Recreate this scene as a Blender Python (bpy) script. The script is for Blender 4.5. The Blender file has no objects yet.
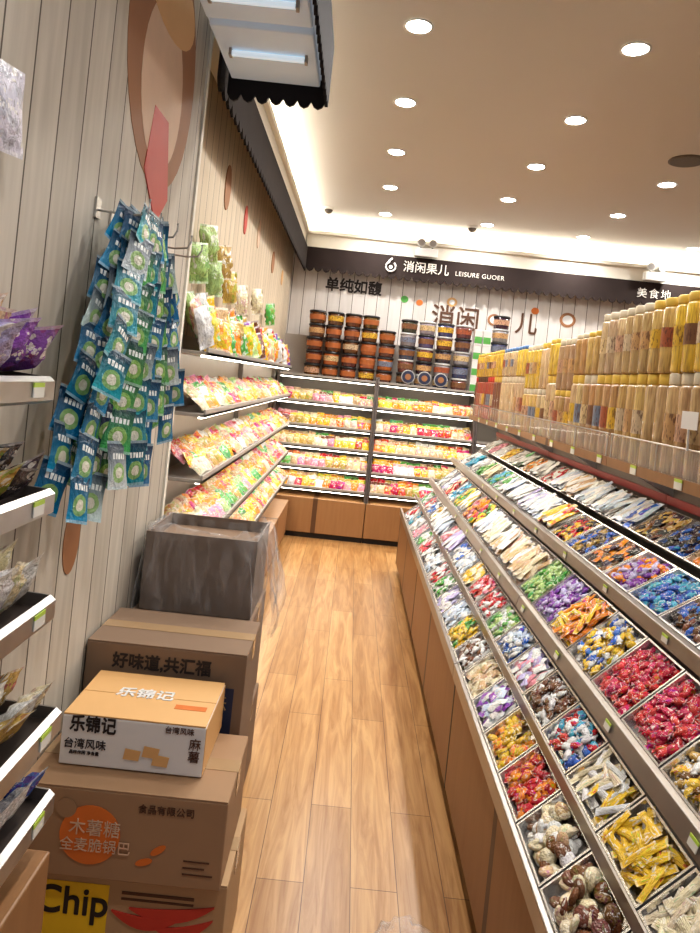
import bpy, math, random, bmesh
import numpy as np
from mathutils import Matrix, Vector, noise
random.seed(7); np.random.seed(7)
C=bpy.context.scene.collection
F=674.0; TH=math.radians(6)
scene=bpy.context.scene
scene.view_settings.view_transform='Standard'
scene.view_settings.exposure=0.08
try: scene.view_settings.look='Medium High Contrast'
except Exception: pass

# ---------------- materials ----------------
def newmat(n):
    m=bpy.data.materials.new(n); m.use_nodes=True
    nt=m.node_tree; b=nt.nodes['Principled BSDF']; return m,nt,b
def N(nt,t,**k):
    n=nt.nodes.new(t)
    for a,v in k.items(): setattr(n,a,v)
    return n
def mix(nt,fac,a,b,mode='MIX'):
    n=N(nt,'ShaderNodeMix',data_type='RGBA',blend_type=mode)
    for s,v in ((0,fac),(6,a),(7,b)):
        if isinstance(v,bpy.types.NodeSocket): nt.links.new(v,n.inputs[s])
        else: n.inputs[s].default_value=v if s==0 else (v if len(v)==4 else (*v,1))
    return n.outputs[2]
def math_(nt,op,a,b=None):
    n=N(nt,'ShaderNodeMath',operation=op)
    for i,v in enumerate((a,b)):
        if v is None: continue
        if isinstance(v,bpy.types.NodeSocket): nt.links.new(v,n.inputs[i])
        else: n.inputs[i].default_value=v
    return n.outputs[0]
def pm(name,col,rough=.5,metal=0,es=0,var=.12,scale=8,bump=0,ecol=None,alpha=1):
    m,nt,b=newmat(name)
    tc=N(nt,'ShaderNodeTexCoord'); no=N(nt,'ShaderNodeTexNoise'); no.inputs['Scale'].default_value=scale; no.inputs['Detail'].default_value=4
    nt.links.new(tc.outputs['Object'],no.inputs['Vector'])
    d=tuple(c*(1-var) for c in col); l=tuple(min(1,c*(1+var)) for c in col)
    o=mix(nt,no.outputs['Fac'],d,l); nt.links.new(o,b.inputs['Base Color'])
    b.inputs['Roughness'].default_value=rough; b.inputs['Metallic'].default_value=metal
    if es:
        b.inputs['Emission Color'].default_value=(*(ecol or col),1); b.inputs['Emission Strength'].default_value=es
    if bump:
        bp=N(nt,'ShaderNodeBump'); bp.inputs['Strength'].default_value=bump; bp.inputs['Distance'].default_value=.01
        nt.links.new(no.outputs['Fac'],bp.inputs['Height']); nt.links.new(bp.outputs[0],b.inputs['Normal'])
    b.inputs['Alpha'].default_value=alpha
    return m
def planks(name,c1,c2,axis,w,line=(.1,.08,.06),rough=.6):
    m,nt,b=newmat(name)
    tc=N(nt,'ShaderNodeTexCoord'); sp=N(nt,'ShaderNodeSeparateXYZ'); nt.links.new(tc.outputs['Object'],sp.inputs[0])
    s=sp.outputs[axis]
    q=math_(nt,'DIVIDE',s,w); fr=math_(nt,'FRACT',q); fl=math_(nt,'FLOOR',q)
    ln=math_(nt,'LESS_THAN',fr,.045)
    wn=N(nt,'ShaderNodeTexWhiteNoise',noise_dimensions='1D'); nt.links.new(fl,wn.inputs['W'])
    mp=N(nt,'ShaderNodeMapping'); sc=[14,14,14]; sc[2]=1.2; mp.inputs['Scale'].default_value=sc
    ad=N(nt,'ShaderNodeVectorMath',operation='ADD'); nt.links.new(tc.outputs['Object'],ad.inputs[0])
    cb=N(nt,'ShaderNodeCombineXYZ'); nt.links.new(math_(nt,'MULTIPLY',wn.outputs['Value'],7.0),cb.inputs[2]); nt.links.new(cb.outputs[0],ad.inputs[1])
    nt.links.new(ad.outputs[0],mp.inputs[0])
    no=N(nt,'ShaderNodeTexNoise'); no.inputs['Scale'].default_value=2.5; no.inputs['Detail'].default_value=5; nt.links.new(mp.outputs[0],no.inputs['Vector'])
    f=math_(nt,'ADD',math_(nt,'MULTIPLY',no.outputs['Fac'],.8),math_(nt,'MULTIPLY',wn.outputs['Value'],.3))
    c=mix(nt,f,c1,c2); c=mix(nt,ln,c,line); nt.links.new(c,b.inputs['Base Color']); b.inputs['Roughness'].default_value=rough
    bp=N(nt,'ShaderNodeBump'); bp.inputs['Strength'].default_value=.5; bp.inputs['Distance'].default_value=.004; bp.invert=True
    nt.links.new(ln,bp.inputs['Height']); nt.links.new(bp.outputs[0],b.inputs['Normal'])
    return m
def floor_mat():
    m,nt,b=newmat('oak_floor')
    tc=N(nt,'ShaderNodeTexCoord'); mp=N(nt,'ShaderNodeMapping'); mp.inputs['Rotation'].default_value=(0,0,math.pi/2)
    nt.links.new(tc.outputs['Object'],mp.inputs[0])
    br=N(nt,'ShaderNodeTexBrick'); nt.links.new(mp.outputs[0],br.inputs['Vector'])
    br.inputs['Scale'].default_value=1; br.inputs['Brick Width'].default_value=1.0; br.inputs['Row Height'].default_value=.14
    br.inputs['Mortar Size'].default_value=.0014; br.inputs['Mortar Smooth'].default_value=.2; br.offset=.37
    br.inputs['Color1'].default_value=(.42,.235,.095,1); br.inputs['Color2'].default_value=(.54,.325,.145,1); br.inputs['Mortar'].default_value=(.15,.08,.035,1)
    m2=N(nt,'ShaderNodeMapping'); m2.inputs['Scale'].default_value=(17,1.3,1); nt.links.new(tc.outputs['Object'],m2.inputs[0])
    no=N(nt,'ShaderNodeTexNoise'); no.inputs['Scale'].default_value=1.5; no.inputs['Detail'].default_value=7; no.inputs['Distortion'].default_value=1.4; no.inputs['Roughness'].default_value=.62
    nt.links.new(m2.outputs[0],no.inputs['Vector'])
    r=N(nt,'ShaderNodeValToRGB'); r.color_ramp.elements[0].position=.36; r.color_ramp.elements[0].color=(.62,.49,.38,1); r.color_ramp.elements[1].position=.62; r.color_ramp.elements[1].color=(1.03,1.03,1.03,1)
    nt.links.new(no.outputs['Fac'],r.inputs[0])
    c=mix(nt,.85,br.outputs['Color'],r.outputs[0],'MULTIPLY'); nt.links.new(c,b.inputs['Base Color'])
    b.inputs['Roughness'].default_value=.28
    return m
def wrapper(name,attr=False,rough=.25,blob=.55,label=.7,fine=.35,wlow=.38):
    m,nt,b=newmat(name)
    if attr: a=N(nt,'ShaderNodeAttribute',attribute_name='Col'); col=a.outputs['Color']; rnd=None
    else: a=N(nt,'ShaderNodeObjectInfo'); col=a.outputs['Color']; rnd=a.outputs['Random']
    g=N(nt,'ShaderNodeAttribute',attribute_name='gen'); gv=g.outputs['Vector']
    sp=N(nt,'ShaderNodeSeparateXYZ'); nt.links.new(gv,sp.inputs[0])
    W=math_(nt,'MULTIPLY',rnd,40.0) if rnd is not None else math_(nt,'MULTIPLY',math_(nt,'FLOOR',sp.outputs[2]),1.37)
    no=N(nt,'ShaderNodeTexNoise',noise_dimensions='4D'); no.inputs['Scale'].default_value=3.4; no.inputs['Detail'].default_value=1
    nt.links.new(gv,no.inputs['Vector']); nt.links.new(W,no.inputs['W'])
    wr=N(nt,'ShaderNodeTexWhiteNoise',noise_dimensions='1D'); nt.links.new(W,wr.inputs['W']); rv=wr.outputs['Value']
    hs=N(nt,'ShaderNodeHueSaturation'); nt.links.new(col,hs.inputs['Color']); nt.links.new(math_(nt,'ADD',math_(nt,'MULTIPLY',rv,.30),.35),hs.inputs['Hue']); hs.inputs['Value'].default_value=.75
    bm=math_(nt,'GREATER_THAN',no.outputs['Fac'],blob)
    c=mix(nt,math_(nt,'MULTIPLY',bm,.8),col,hs.outputs[0])
    wm=math_(nt,'LESS_THAN',no.outputs['Fac'],wlow)
    c=mix(nt,math_(nt,'MULTIPLY',wm,.7),c,(.85,.82,.74))
    y=sp.outputs[1]
    yc=math_(nt,'ADD',math_(nt,'MULTIPLY',rv,.3),.42)
    lm=math_(nt,'LESS_THAN',math_(nt,'ABSOLUTE',math_(nt,'SUBTRACT',y,yc)),.07)
    lx=math_(nt,'LESS_THAN',math_(nt,'ABSOLUTE',math_(nt,'SUBTRACT',sp.outputs[0],.5)),.3)
    vo=N(nt,'ShaderNodeTexVoronoi'); vo.inputs['Scale'].default_value=13; nt.links.new(gv,vo.inputs['Vector'])
    vm=math_(nt,'LESS_THAN',vo.outputs['Distance'],.42)
    c=mix(nt,math_(nt,'MULTIPLY',math_(nt,'MULTIPLY',math_(nt,'MULTIPLY',lm,lx),vm),label),c,(.95,.93,.88))
    v2=N(nt,'ShaderNodeTexNoise'); v2.inputs['Scale'].default_value=12; v2.inputs['Detail'].default_value=1; nt.links.new(gv,v2.inputs['Vector'])
    c=mix(nt,math_(nt,'MULTIPLY',math_(nt,'GREATER_THAN',v2.outputs['Fac'],.64),fine),c,(.10,.06,.05))
    e=math_(nt,'GREATER_THAN',math_(nt,'ABSOLUTE',math_(nt,'SUBTRACT',y,.5)),.45)
    c=mix(nt,math_(nt,'MULTIPLY',e,.35),c,(.85,.85,.85))
    nt.links.new(c,b.inputs['Base Color']); b.inputs['Roughness'].default_value=rough
    n2=N(nt,'ShaderNodeTexNoise'); n2.inputs['Scale'].default_value=7; n2.inputs['Detail'].default_value=3; nt.links.new(gv,n2.inputs['Vector'])
    bp=N(nt,'ShaderNodeBump'); bp.inputs['Strength'].default_value=.7; bp.inputs['Distance'].default_value=.008
    nt.links.new(n2.outputs['Fac'],bp.inputs['Height']); nt.links.new(bp.outputs[0],b.inputs['Normal'])
    return m
def sachet(name):
    # flat printed sachet: base colour, pale lower picture oval, white title strip, light seals
    m,nt,b=newmat(name)
    a=N(nt,'ShaderNodeObjectInfo'); col=a.outputs['Color']
    g=N(nt,'ShaderNodeAttribute',attribute_name='gen'); gv=g.outputs['Vector']
    sp=N(nt,'ShaderNodeSeparateXYZ'); nt.links.new(gv,sp.inputs[0]); x,y=sp.outputs[0],sp.outputs[1]
    c=mix(nt,y,col,(.01,.03,.07))
    dx=math_(nt,'MULTIPLY',math_(nt,'SUBTRACT',x,.5),2.6); dy=math_(nt,'MULTIPLY',math_(nt,'SUBTRACT',y,.34),4.2)
    rr=math_(nt,'ADD',math_(nt,'MULTIPLY',dx,dx),math_(nt,'MULTIPLY',dy,dy))
    c=mix(nt,math_(nt,'MULTIPLY',math_(nt,'LESS_THAN',rr,.75),.8),c,(.30,.50,.14))
    c=mix(nt,math_(nt,'LESS_THAN',rr,.22),c,(.75,.74,.62))
    st_=math_(nt,'MULTIPLY',math_(nt,'LESS_THAN',math_(nt,'ABSOLUTE',math_(nt,'SUBTRACT',y,.68)),.06),math_(nt,'LESS_THAN',math_(nt,'ABSOLUTE',math_(nt,'SUBTRACT',x,.5)),.34))
    gx=math_(nt,'GREATER_THAN',math_(nt,'FRACT',math_(nt,'MULTIPLY',x,7.0)),.3)
    c=mix(nt,math_(nt,'MULTIPLY',st_,gx),c,(.82,.86,.84))
    e=math_(nt,'GREATER_THAN',math_(nt,'ABSOLUTE',math_(nt,'SUBTRACT',y,.5)),.44)
    c=mix(nt,math_(nt,'MULTIPLY',e,.45),c,(.6,.75,.8))
    nt.links.new(c,b.inputs['Base Color']); b.inputs['Roughness'].default_value=.2
    n2=N(nt,'ShaderNodeTexNoise'); n2.inputs['Scale'].default_value=6; n2.inputs['Detail'].default_value=3; nt.links.new(gv,n2.inputs['Vector'])
    bp=N(nt,'ShaderNodeBump'); bp.inputs['Strength'].default_value=.7; bp.inputs['Distance'].default_value=.008
    nt.links.new(n2.outputs['Fac'],bp.inputs['Height']); nt.links.new(bp.outputs[0],b.inputs['Normal'])
    return m
def objcol(name,rough=.25,amt=.6):
    m,nt,b=newmat(name); a=N(nt,'ShaderNodeObjectInfo'); tc=N(nt,'ShaderNodeTexCoord')
    mp=N(nt,'ShaderNodeMapping'); mp.inputs['Scale'].default_value=(9,9,3); nt.links.new(tc.outputs['Generated'],mp.inputs[0])
    no=N(nt,'ShaderNodeTexNoise',noise_dimensions='4D'); no.inputs['Scale'].default_value=1.6; nt.links.new(mp.outputs[0],no.inputs['Vector']); nt.links.new(math_(nt,'MULTIPLY',a.outputs['Random'],30.),no.inputs['W'])
    r=N(nt,'ShaderNodeMapRange'); r.inputs['From Min'].default_value=.4; r.inputs['From Max'].default_value=.65; nt.links.new(no.outputs['Fac'],r.inputs[0])
    c=mix(nt,math_(nt,'MULTIPLY',r.outputs[0],amt),a.outputs['Color'],(.20,.09,.035)); nt.links.new(c,b.inputs['Base Color']); b.inputs['Roughness'].default_value=rough
    b.inputs['Coat Weight'].default_value=1; b.inputs['Coat Roughness'].default_value=.05
    return m
def labelrand(name):
    m,nt,b=newmat(name); a=N(nt,'ShaderNodeObjectInfo'); tc=N(nt,'ShaderNodeTexCoord')
    r=N(nt,'ShaderNodeValToRGB'); r.color_ramp.interpolation='CONSTANT'
    cs=[(.65,.50,.28),(.70,.45,.06),(.40,.12,.06),(.55,.34,.16),(.20,.24,.32),(.62,.50,.34),(.58,.36,.24),(.24,.12,.06)]
    while len(r.color_ramp.elements)<len(cs): r.color_ramp.elements.new(.5)
    for i,c in enumerate(cs): r.color_ramp.elements[i].position=i/len(cs); r.color_ramp.elements[i].color=(*c,1)
    nt.links.new(a.outputs['Random'],r.inputs[0])
    no=N(nt,'ShaderNodeTexNoise'); no.inputs['Scale'].default_value=12; nt.links.new(tc.outputs['Generated'],no.inputs['Vector'])
    c=mix(nt,math_(nt,'MULTIPLY',math_(nt,'GREATER_THAN',no.outputs['Fac'],.56),.7),r.outputs[0],(.12,.05,.04)); nt.links.new(c,b.inputs['Base Color']); b.inputs['Roughness'].default_value=.35
    return m
def film(name,a0,a1):
    m,nt,b=newmat(name)
    b.inputs['Base Color'].default_value=(.95,.95,.97,1); b.inputs['Roughness'].default_value=.10
    tc=N(nt,'ShaderNodeTexCoord'); no=N(nt,'ShaderNodeTexNoise'); no.inputs['Scale'].default_value=14; no.inputs['Detail'].default_value=4; no.inputs['Distortion'].default_value=.5
    mp=N(nt,'ShaderNodeMapping'); mp.inputs['Scale'].default_value=(1.8,1.8,.55); nt.links.new(tc.outputs['Object'],mp.inputs[0]); nt.links.new(mp.outputs[0],no.inputs['Vector'])
    bp=N(nt,'ShaderNodeBump'); bp.inputs['Strength'].default_value=1; bp.inputs['Distance'].default_value=.05; nt.links.new(no.outputs['Fac'],bp.inputs['Height']); nt.links.new(bp.outputs[0],b.inputs['Normal'])
    r=N(nt,'ShaderNodeMapRange'); r.inputs['From Min'].default_value=.40; r.inputs['From Max'].default_value=.70; r.inputs['To Min'].default_value=a0; r.inputs['To Max'].default_value=a1
    nt.links.new(no.outputs['Fac'],r.inputs[0])
    lw=N(nt,'ShaderNodeLayerWeight'); lw.inputs[0].default_value=.2
    nt.links.new(math_(nt,'ADD',r.outputs[0],math_(nt,'MULTIPLY',lw.outputs['Facing'],.25)),b.inputs['Alpha'])
    return m
MT=dict(
 floor=floor_mat(),
 wall_l=planks('board_wall_cream',(.36,.32,.265),(.70,.645,.56),1,.118),
 wall_lr=planks('board_wall_tan',(.48,.39,.28),(.72,.62,.48),1,.118),
 wall_b=planks('board_wall_white',(.56,.52,.49),(.78,.74,.71),0,.13),
 plain=pm('painted_plaster',(.50,.48,.45),.8,var=.04),
 ceil=pm('ceiling_paint',(.60,.575,.555),.9,var=.03,scale=1),
 cream=pm('cream_bulkhead',(.80,.76,.67),.8,var=.03),
 led=pm('led_warm',(1,.93,.80),es=20,ecol=(1,.93,.80)),
 ledw=pm('led_white',(1,.95,.86),es=10,ecol=(1,.94,.80)),
 lamp=pm('lamp_glow',(1,.96,.9),es=40,ecol=(1,.98,.95)),
 tube=pm('tube_glow',(.75,.88,1),es=.4,ecol=(.75,.88,1)),
 panelw=pm('cool_white_panel',(.62,.68,.74),.5,var=.05,es=.10,ecol=(.7,.8,.9)),
 white=pm('white_plastic',(.7,.7,.68),.4,var=.03),
 dark=pm('dark_fabric',(.018,.015,.017),.9,var=.2),
 black=pm('black_metal',(.02,.02,.022),.4),
 spk=pm('speaker_mesh',(.12,.10,.08),.6,scale=80,var=.5),
 brownv=pm('brown_valance',(.030,.018,.016),.85,var=.2),
 brownd=pm('dark_awning_fabric',(.020,.014,.013),.95,var=.3),
 wood=planks('wood_veneer',(.25,.12,.05),(.36,.195,.088),1,.9,line=(.10,.05,.03),rough=.45),
 woodx=planks('wood_veneer_front',(.28,.145,.06),(.40,.22,.10),0,.97,line=(.12,.06,.03),rough=.45),
 steel=pm('brushed_steel',(.55,.54,.53),.3,.9,var=.1,scale=30),
 tray=pm('tray_steel',(.74,.73,.72),.22,.85,var=.06,scale=30),
 rail=pm('shelf_rail',(.34,.31,.285),.3,.7,var=.15),
 raild=pm('shelf_rail_dark',(.10,.08,.07),.4,.4,var=.15),
 board=pm('shelf_board_grey',(.46,.43,.40),.4,.3,var=.08),
 shelfw=pm('shelf_grey',(.40,.36,.32),.4,var=.05),
 rackd=pm('rack_steel',(.20,.18,.165),.4,.4),
 red=pm('dark_red_panel',(.22,.02,.02),.4),
 card=pm('cardboard',(.38,.24,.14),.8,var=.08,scale=5,bump=.05),
 cardl=pm('cardboard_light',(.48,.32,.18),.8,var=.08,scale=5),
 cardd=pm('cardboard_dark',(.25,.17,.115),.8,var=.08,scale=5),
 cardg=pm('cardboard_grey_brown',(.20,.155,.125),.8,var=.12,scale=5),
 tape=pm('packing_tape',(.42,.29,.17),.2,var=.05),
 yellow=pm('print_yellow',(.85,.58,.03),.6),
 orange=pm('print_orange',(.70,.20,.04),.6),
 orband=pm('print_rust_band',(.42,.14,.045),.5,var=.3,scale=20),
 lorange=pm('print_light_orange',(.74,.45,.20),.5,var=.05),
 wprint=pm('print_white',(.78,.77,.76),.5,var=.02),
 ink=pm('print_ink',(.03,.022,.022),.6),
 navy=pm('print_navy',(.03,.04,.09),.6),
 brown=pm('print_brown',(.12,.055,.03),.6),
 redp=pm('print_red',(.55,.06,.04),.5),
 green=pm('print_green',(.12,.42,.10),.5,var=.2),
 bun=pm('print_bun',(.36,.17,.08),.6,var=.1),
 skin=pm('print_peach',(.70,.50,.36),.6),
 gold=pm('sign_gold',(.70,.66,.60),.5,es=.25,ecol=(.7,.68,.6)),
 wr=wrapper('wrapper_print'), wra=wrapper('wrapper_print_mass',True),
 wh=sachet('sachet_print'),
 wc=wrapper('candy_foil',rough=.2,blob=.62,label=.6,fine=.3,wlow=.36), wca=wrapper('candy_foil_mass',True,rough=.2,blob=.62,label=.6,fine=.3,wlow=.36),
 oc=objcol('jar_content'), ob_=objcol('bucket_body',amt=.3), jl=labelrand('jar_label'), film=film('clear_film',.02,.15), film2=film('clear_film_light',.03,.18),
 acr=pm('clear_acrylic',(.8,.85,.88),.05,alpha=.12,var=.01),
 tag=pm('tag_white',(.75,.75,.7),.4), tagy=pm('tag_green',(.50,.68,.1),.4),
 lid=pm('clear_lid',(.45,.45,.45),.15), ydlid=pm('lid_yellow',(.70,.48,.10),.3), clid=pm('lid_cream',(.66,.58,.44),.3), blid=pm('lid_blue',(.12,.25,.5),.3), plid=pm('lid_pink',(.62,.28,.26),.3),
)
# ---------------- builders ----------------
class M:
    def __init__(s): s.v=[];s.f=[];s.m=[]
    def add(s,v,f,m=0):
        o=len(s.v); s.v+= [tuple(a) for a in v]; s.f+=[tuple(i+o for i in q) for q in f]; s.m+=[m]*len(f); return s
    def box(s,x0,x1,y0,y1,z0,z1,m=0):
        v=[(x,y,z) for z in (z0,z1) for y in (y0,y1) for x in (x0,x1)]
        return s.add(v,[(0,2,3,1),(4,5,7,6),(0,1,5,4),(2,6,7,3),(0,4,6,2),(1,3,7,5)],m)
    def prism(s,pts,a0,a1,axis,m=0):
        n=len(pts)
        def P(p,a):
            if axis=='y': return (p[0],a,p[1])
            if axis=='x': return (a,p[0],p[1])
            return (p[0],p[1],a)
        v=[P(p,a0) for p in pts]+[P(p,a1) for p in pts]
        f=[tuple(range(n)),tuple(range(2*n-1,n-1,-1))]+[(i,i+n,(i+1)%n+n,(i+1)%n) for i in range(n)]
        return s.add(v,f,m)
    def lathe(s,prof,c=(0,0,0),seg=16,m=0,axis='z',cap=True):
        v=[];n=len(prof)
        for r,z in prof:
            for k in range(seg):
                a=2*math.pi*k/seg; p=(r*math.cos(a),r*math.sin(a),z)
                if axis=='y': p=(p[0],p[2],p[1])
                if axis=='x': p=(p[2],p[0],p[1])
                v.append((p[0]+c[0],p[1]+c[1],p[2]+c[2]))
        f=[(i*seg+k,i*seg+(k+1)%seg,(i+1)*seg+(k+1)%seg,(i+1)*seg+k) for i in range(n-1) for k in range(seg)]
        if cap: f+=[tuple(range(seg-1,-1,-1)),tuple((n-1)*seg+k for k in range(seg))]
        return s.add(v,f,m)
    def tubep(s,pts,r,seg=6,m=0):
        pts=[Vector(p) for p in pts]; v=[]
        for i,p in enumerate(pts):
            d=(pts[min(i+1,len(pts)-1)]-pts[max(i-1,0)]).normalized()
            u=d.cross(Vector((0,0,1))); 
            if u.length<.1: u=d.cross(Vector((1,0,0)))
            u.normalize(); w=d.cross(u)
            for k in range(seg):
                a=2*math.pi*k/seg; v.append(p+u*r*math.cos(a)+w*r*math.sin(a))
        n=len(pts)
        f=[(i*seg+k,i*seg+(k+1)%seg,(i+1)*seg+(k+1)%seg,(i+1)*seg+k) for i in range(n-1) for k in range(seg)]
        f+=[tuple(range(seg-1,-1,-1)),tuple((n-1)*seg+k for k in range(seg))]
        return s.add(v,f,m)
def props(o,label=None,category=None,group=None,kind=None):
    if label:o['label']=label
    if category:o['category']=category
    if group:o['group']=group
    if kind:o['kind']=kind
def attach(o,parent):
    o.parent=parent; o.matrix_parent_inverse=parent.matrix_basis.inverted()
def obj(name,b,mats,parent=None,bevel=0,smooth=False,origin=True,**k):
    me=bpy.data.meshes.new(name)
    v=np.array(b.v,dtype=float); loc=np.zeros(3)
    if origin:
        loc=np.array([(v[:,0].min()+v[:,0].max())/2,(v[:,1].min()+v[:,1].max())/2,v[:,2].min()]); v=v-loc
    me.from_pydata([tuple(a) for a in v],[],b.f)
    if not isinstance(mats,(list,tuple)): mats=[mats]
    for m in mats: me.materials.append(MT[m])
    me.polygons.foreach_set('material_index',b.m)
    if smooth: me.polygons.foreach_set('use_smooth',[True]*len(b.f))
    me.update()
    bm=bmesh.new(); bm.from_mesh(me); bmesh.ops.recalc_face_normals(bm,faces=bm.faces); bm.to_mesh(me); bm.free()
    o=bpy.data.objects.new(name,me); o.location=loc; C.objects.link(o)
    if bevel:
        md=o.modifiers.new('bevel','BEVEL'); md.width=bevel; md.segments=2; md.limit_method='ANGLE'
    if parent: attach(o,parent)
    props(o,**k); return o
def empty(name,loc,**k):
    o=bpy.data.objects.new(name,None); o.location=loc; o.empty_display_size=.1; C.objects.link(o); props(o,**k); return o
def inst(name,me,mw,color=None,parent=None,**k):
    o=bpy.data.objects.new(name,me); o.matrix_world=mw; C.objects.link(o)
    if color: o.color=(*color[:3],1)
    if parent: attach(o,parent)
    props(o,**k); return o
def frame(o,x,y,z):
    m=Matrix.Identity(4)
    for i,a in enumerate((x,y,z)):
        a=Vector(a).normalized()
        for r in range(3): m[r][i]=a[r]
    m.translation=Vector(o); return m
def text(s,size,loc,x,y,mat,parent,name='lettering',bold=0,label=None,sx=1,sp=1.0):
    cu=bpy.data.curves.new(name,'FONT'); cu.body=s; cu.size=size; cu.align_x='CENTER'; cu.align_y='CENTER'; cu.extrude=.0008; cu.space_character=sp
    t=bpy.data.objects.new(name,cu); C.objects.link(t)
    dg=bpy.context.evaluated_depsgraph_get(); me=bpy.data.meshes.new_from_object(t.evaluated_get(dg))
    bpy.data.objects.remove(t)
    if bold:   # heavier strokes: overstrike the glyph outlines inside the same mesh
        V=[tuple(v.co) for v in me.vertices]; P=[tuple(p.vertices) for p in me.polygons]; n=len(V); VV=[];FF=[]
        for q,(dx,dy) in enumerate(((0,0),(bold,0),(0,bold),(bold,bold),(bold*.5,-bold*.4))):
            VV+=[(a+dx,b_+dy,c+q*.00004) for a,b_,c in V]; FF+=[tuple(i+q*n for i in p) for p in P]
        me=bpy.data.meshes.new(name); me.from_pydata(VV,[],FF); me.update()
    me.materials.clear(); me.materials.append(MT[mat]); me.name=name
    z=Vector(x).cross(Vector(y)); mw=frame(loc,x,y,z)@Matrix.Diagonal((sx,1,1,1))
    o=inst(name,me,mw,parent=parent); 
    if label:o['label']=label
    return o
def ell(cx,cy,rx,ry,n=24,rot=0):
    p=[]
    for k in range(n):
        a=2*math.pi*k/n; x=rx*math.cos(a); y=ry*math.sin(a)
        p.append((cx+x*math.cos(rot)-y*math.sin(rot),cy+x*math.sin(rot)+y*math.cos(rot)))
    return p
def pix(p):
    u=F*p[0]/p[1]; v=F*(p[2]-1.5)/p[1]
    return 356+u*math.cos(TH)+v*math.sin(TH), 380+u*math.sin(TH)-v*math.cos(TH)
def inview(p,mg=25):
    if p[1]<.3: return False
    x,y=pix(p); return -mg<x<700+mg and -mg<y<933+mg

# ---------------- soft goods meshes ----------------
def packet_geo(w,h,t,nx=6,ny=8,seed=0,cr=.10):
    rs=np.random.RandomState(seed); V=[];G=[];Fc=[]
    for sd in (1,-1):
        off=len(V)
        for j in range(ny+1):
            for i in range(nx+1):
                a=i/nx*2-1; b=j/ny*2-1
                e=max(0,1-abs(b/.86)**3) if abs(b)<.86 else 0
                z=sd*t/2*e*max(0,1-abs(a)**3)**.8
                if e>0 and 0<i<nx: z+=sd*rs.uniform(-cr,cr)*t
                xx=a*w/2*(1-.10*e*(1-b*b)); yy=b*h/2
                V.append((xx,yy,z)); G.append((i/nx,j/ny,z/t*.8+.5))
        for j in range(ny):
            for i in range(nx):
                q=(off+j*(nx+1)+i,off+j*(nx+1)+i+1,off+(j+1)*(nx+1)+i+1,off+(j+1)*(nx+1)+i)
                Fc.append(q if sd>0 else q[::-1])
    return np.array(V),Fc,np.array(G)
def twist_geo(L,r,seed=0,seg=8):
    rs=np.random.RandomState(seed); V=[];G=[]
    prof=[(-1,.95,.12),(-.85,.65,.2),(-.66,.32,.16),(-.56,.78,.4),(-.34,1,.55),(.34,1,.55),(.56,.78,.4),(.66,.32,.16),(.85,.65,.2),(1,.95,.12)]
    for x,a,b in prof:
        for k in range(seg):
            an=2*math.pi*k/seg; j=1+rs.uniform(-.12,.12)
            V.append((x*L/2*(1+rs.uniform(-.03,.03)),a*r*math.cos(an)*j,b*r*math.sin(an)*j+(.12*r*math.sin(k*2.5) if abs(x)>.8 else 0))); G.append((.5+.5*math.cos(an),x/2+.5,.5+.35*math.sin(an)))
    Fc=[(i*seg+k,i*seg+(k+1)%seg,(i+1)*seg+(k+1)%seg,(i+1)*seg+k) for i in range(len(prof)-1) for k in range(seg)]
    Fc=[q[::-1] for q in Fc]+[tuple(range(seg)),tuple((len(prof)-1)*seg+k for k in range(seg-1,-1,-1))]
    return np.array(V),Fc,np.array(G)
def round_geo(r,h,seg=10):
    prof=[(.15,-.5),(.7,-.45),(1,-.1),(1,.1),(.75,.42),(.3,.5)]; V=[];G=[]
    for a,z in prof:
        for k in range(seg):
            an=2*math.pi*k/seg; V.append((a*r*math.cos(an),a*r*math.sin(an),z*h)); G.append((.5+.5*a*math.cos(an),.5+.4*a*math.sin(an),z*.8+.5))
    Fc=[(i*seg+k,i*seg+(k+1)%seg,(i+1)*seg+(k+1)%seg,(i+1)*seg+k) for i in range(len(prof)-1) for k in range(seg)]
    Fc+=[tuple(range(seg-1,-1,-1)),tuple((len(prof)-1)*seg+k for k in range(seg))]
    return np.array(V),Fc,np.array(G)
def geo_mesh(name,geo,mat,col=None):
    V,Fc,G=geo; me=bpy.data.meshes.new(name); me.from_pydata(V.tolist(),[],Fc); me.materials.append(MT[mat])
    me.polygons.foreach_set('use_smooth',[True]*len(Fc))
    at=me.attributes.new('gen','FLOAT_VECTOR','POINT'); at.data.foreach_set('vector',np.asarray(G,dtype=np.float32).ravel())
    if col is not None:
        at=me.color_attributes.new('Col','FLOAT_COLOR','POINT'); at.data.foreach_set('color',np.asarray(col,dtype=np.float32).ravel())
    me.update(); return me
def merge_stuff(name,items,mat,**k):
    VV=[];FF=[];GG=[];CC=[];o=0
    for n_,(geo,mw,col) in enumerate(items):
        V,Fc,G=geo; m=np.array(mw); v=V@m[:3,:3].T+m[:3,3]
        VV.append(v); FF+=[tuple(i+o for i in q) for q in Fc]; o+=len(V)
        g=G.copy(); g[:,2]=np.clip(g[:,2],.02,.98)+random.randint(0,60); GG.append(g); CC.append(np.tile(np.array([*col[:3],1.0]),(len(V),1)))
    me=geo_mesh(name,(np.vstack(VV),FF,np.vstack(GG)),mat,np.vstack(CC))
    ob=bpy.data.objects.new(name,me); C.objects.link(ob); props(ob,kind='stuff',**k); return ob
def place(kind,geos,items,mat,mass,label,cat,group,mlabel,cap=298):
    meshes=[geo_mesh(kind,g,mat) for g in geos]
    items.sort(key=lambda c:(not inview(c[1].translation),c[1].translation.length))
    for c in items[:cap]: inst(kind,meshes[c[0]],c[1],c[2],label=label,category=cat,group=group)
    if items[cap:]: merge_stuff(kind+'_heap',[(geos[c[0]],c[1],c[2]) for c in items[cap:]],mass,label=mlabel,category=cat+' heap')
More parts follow.
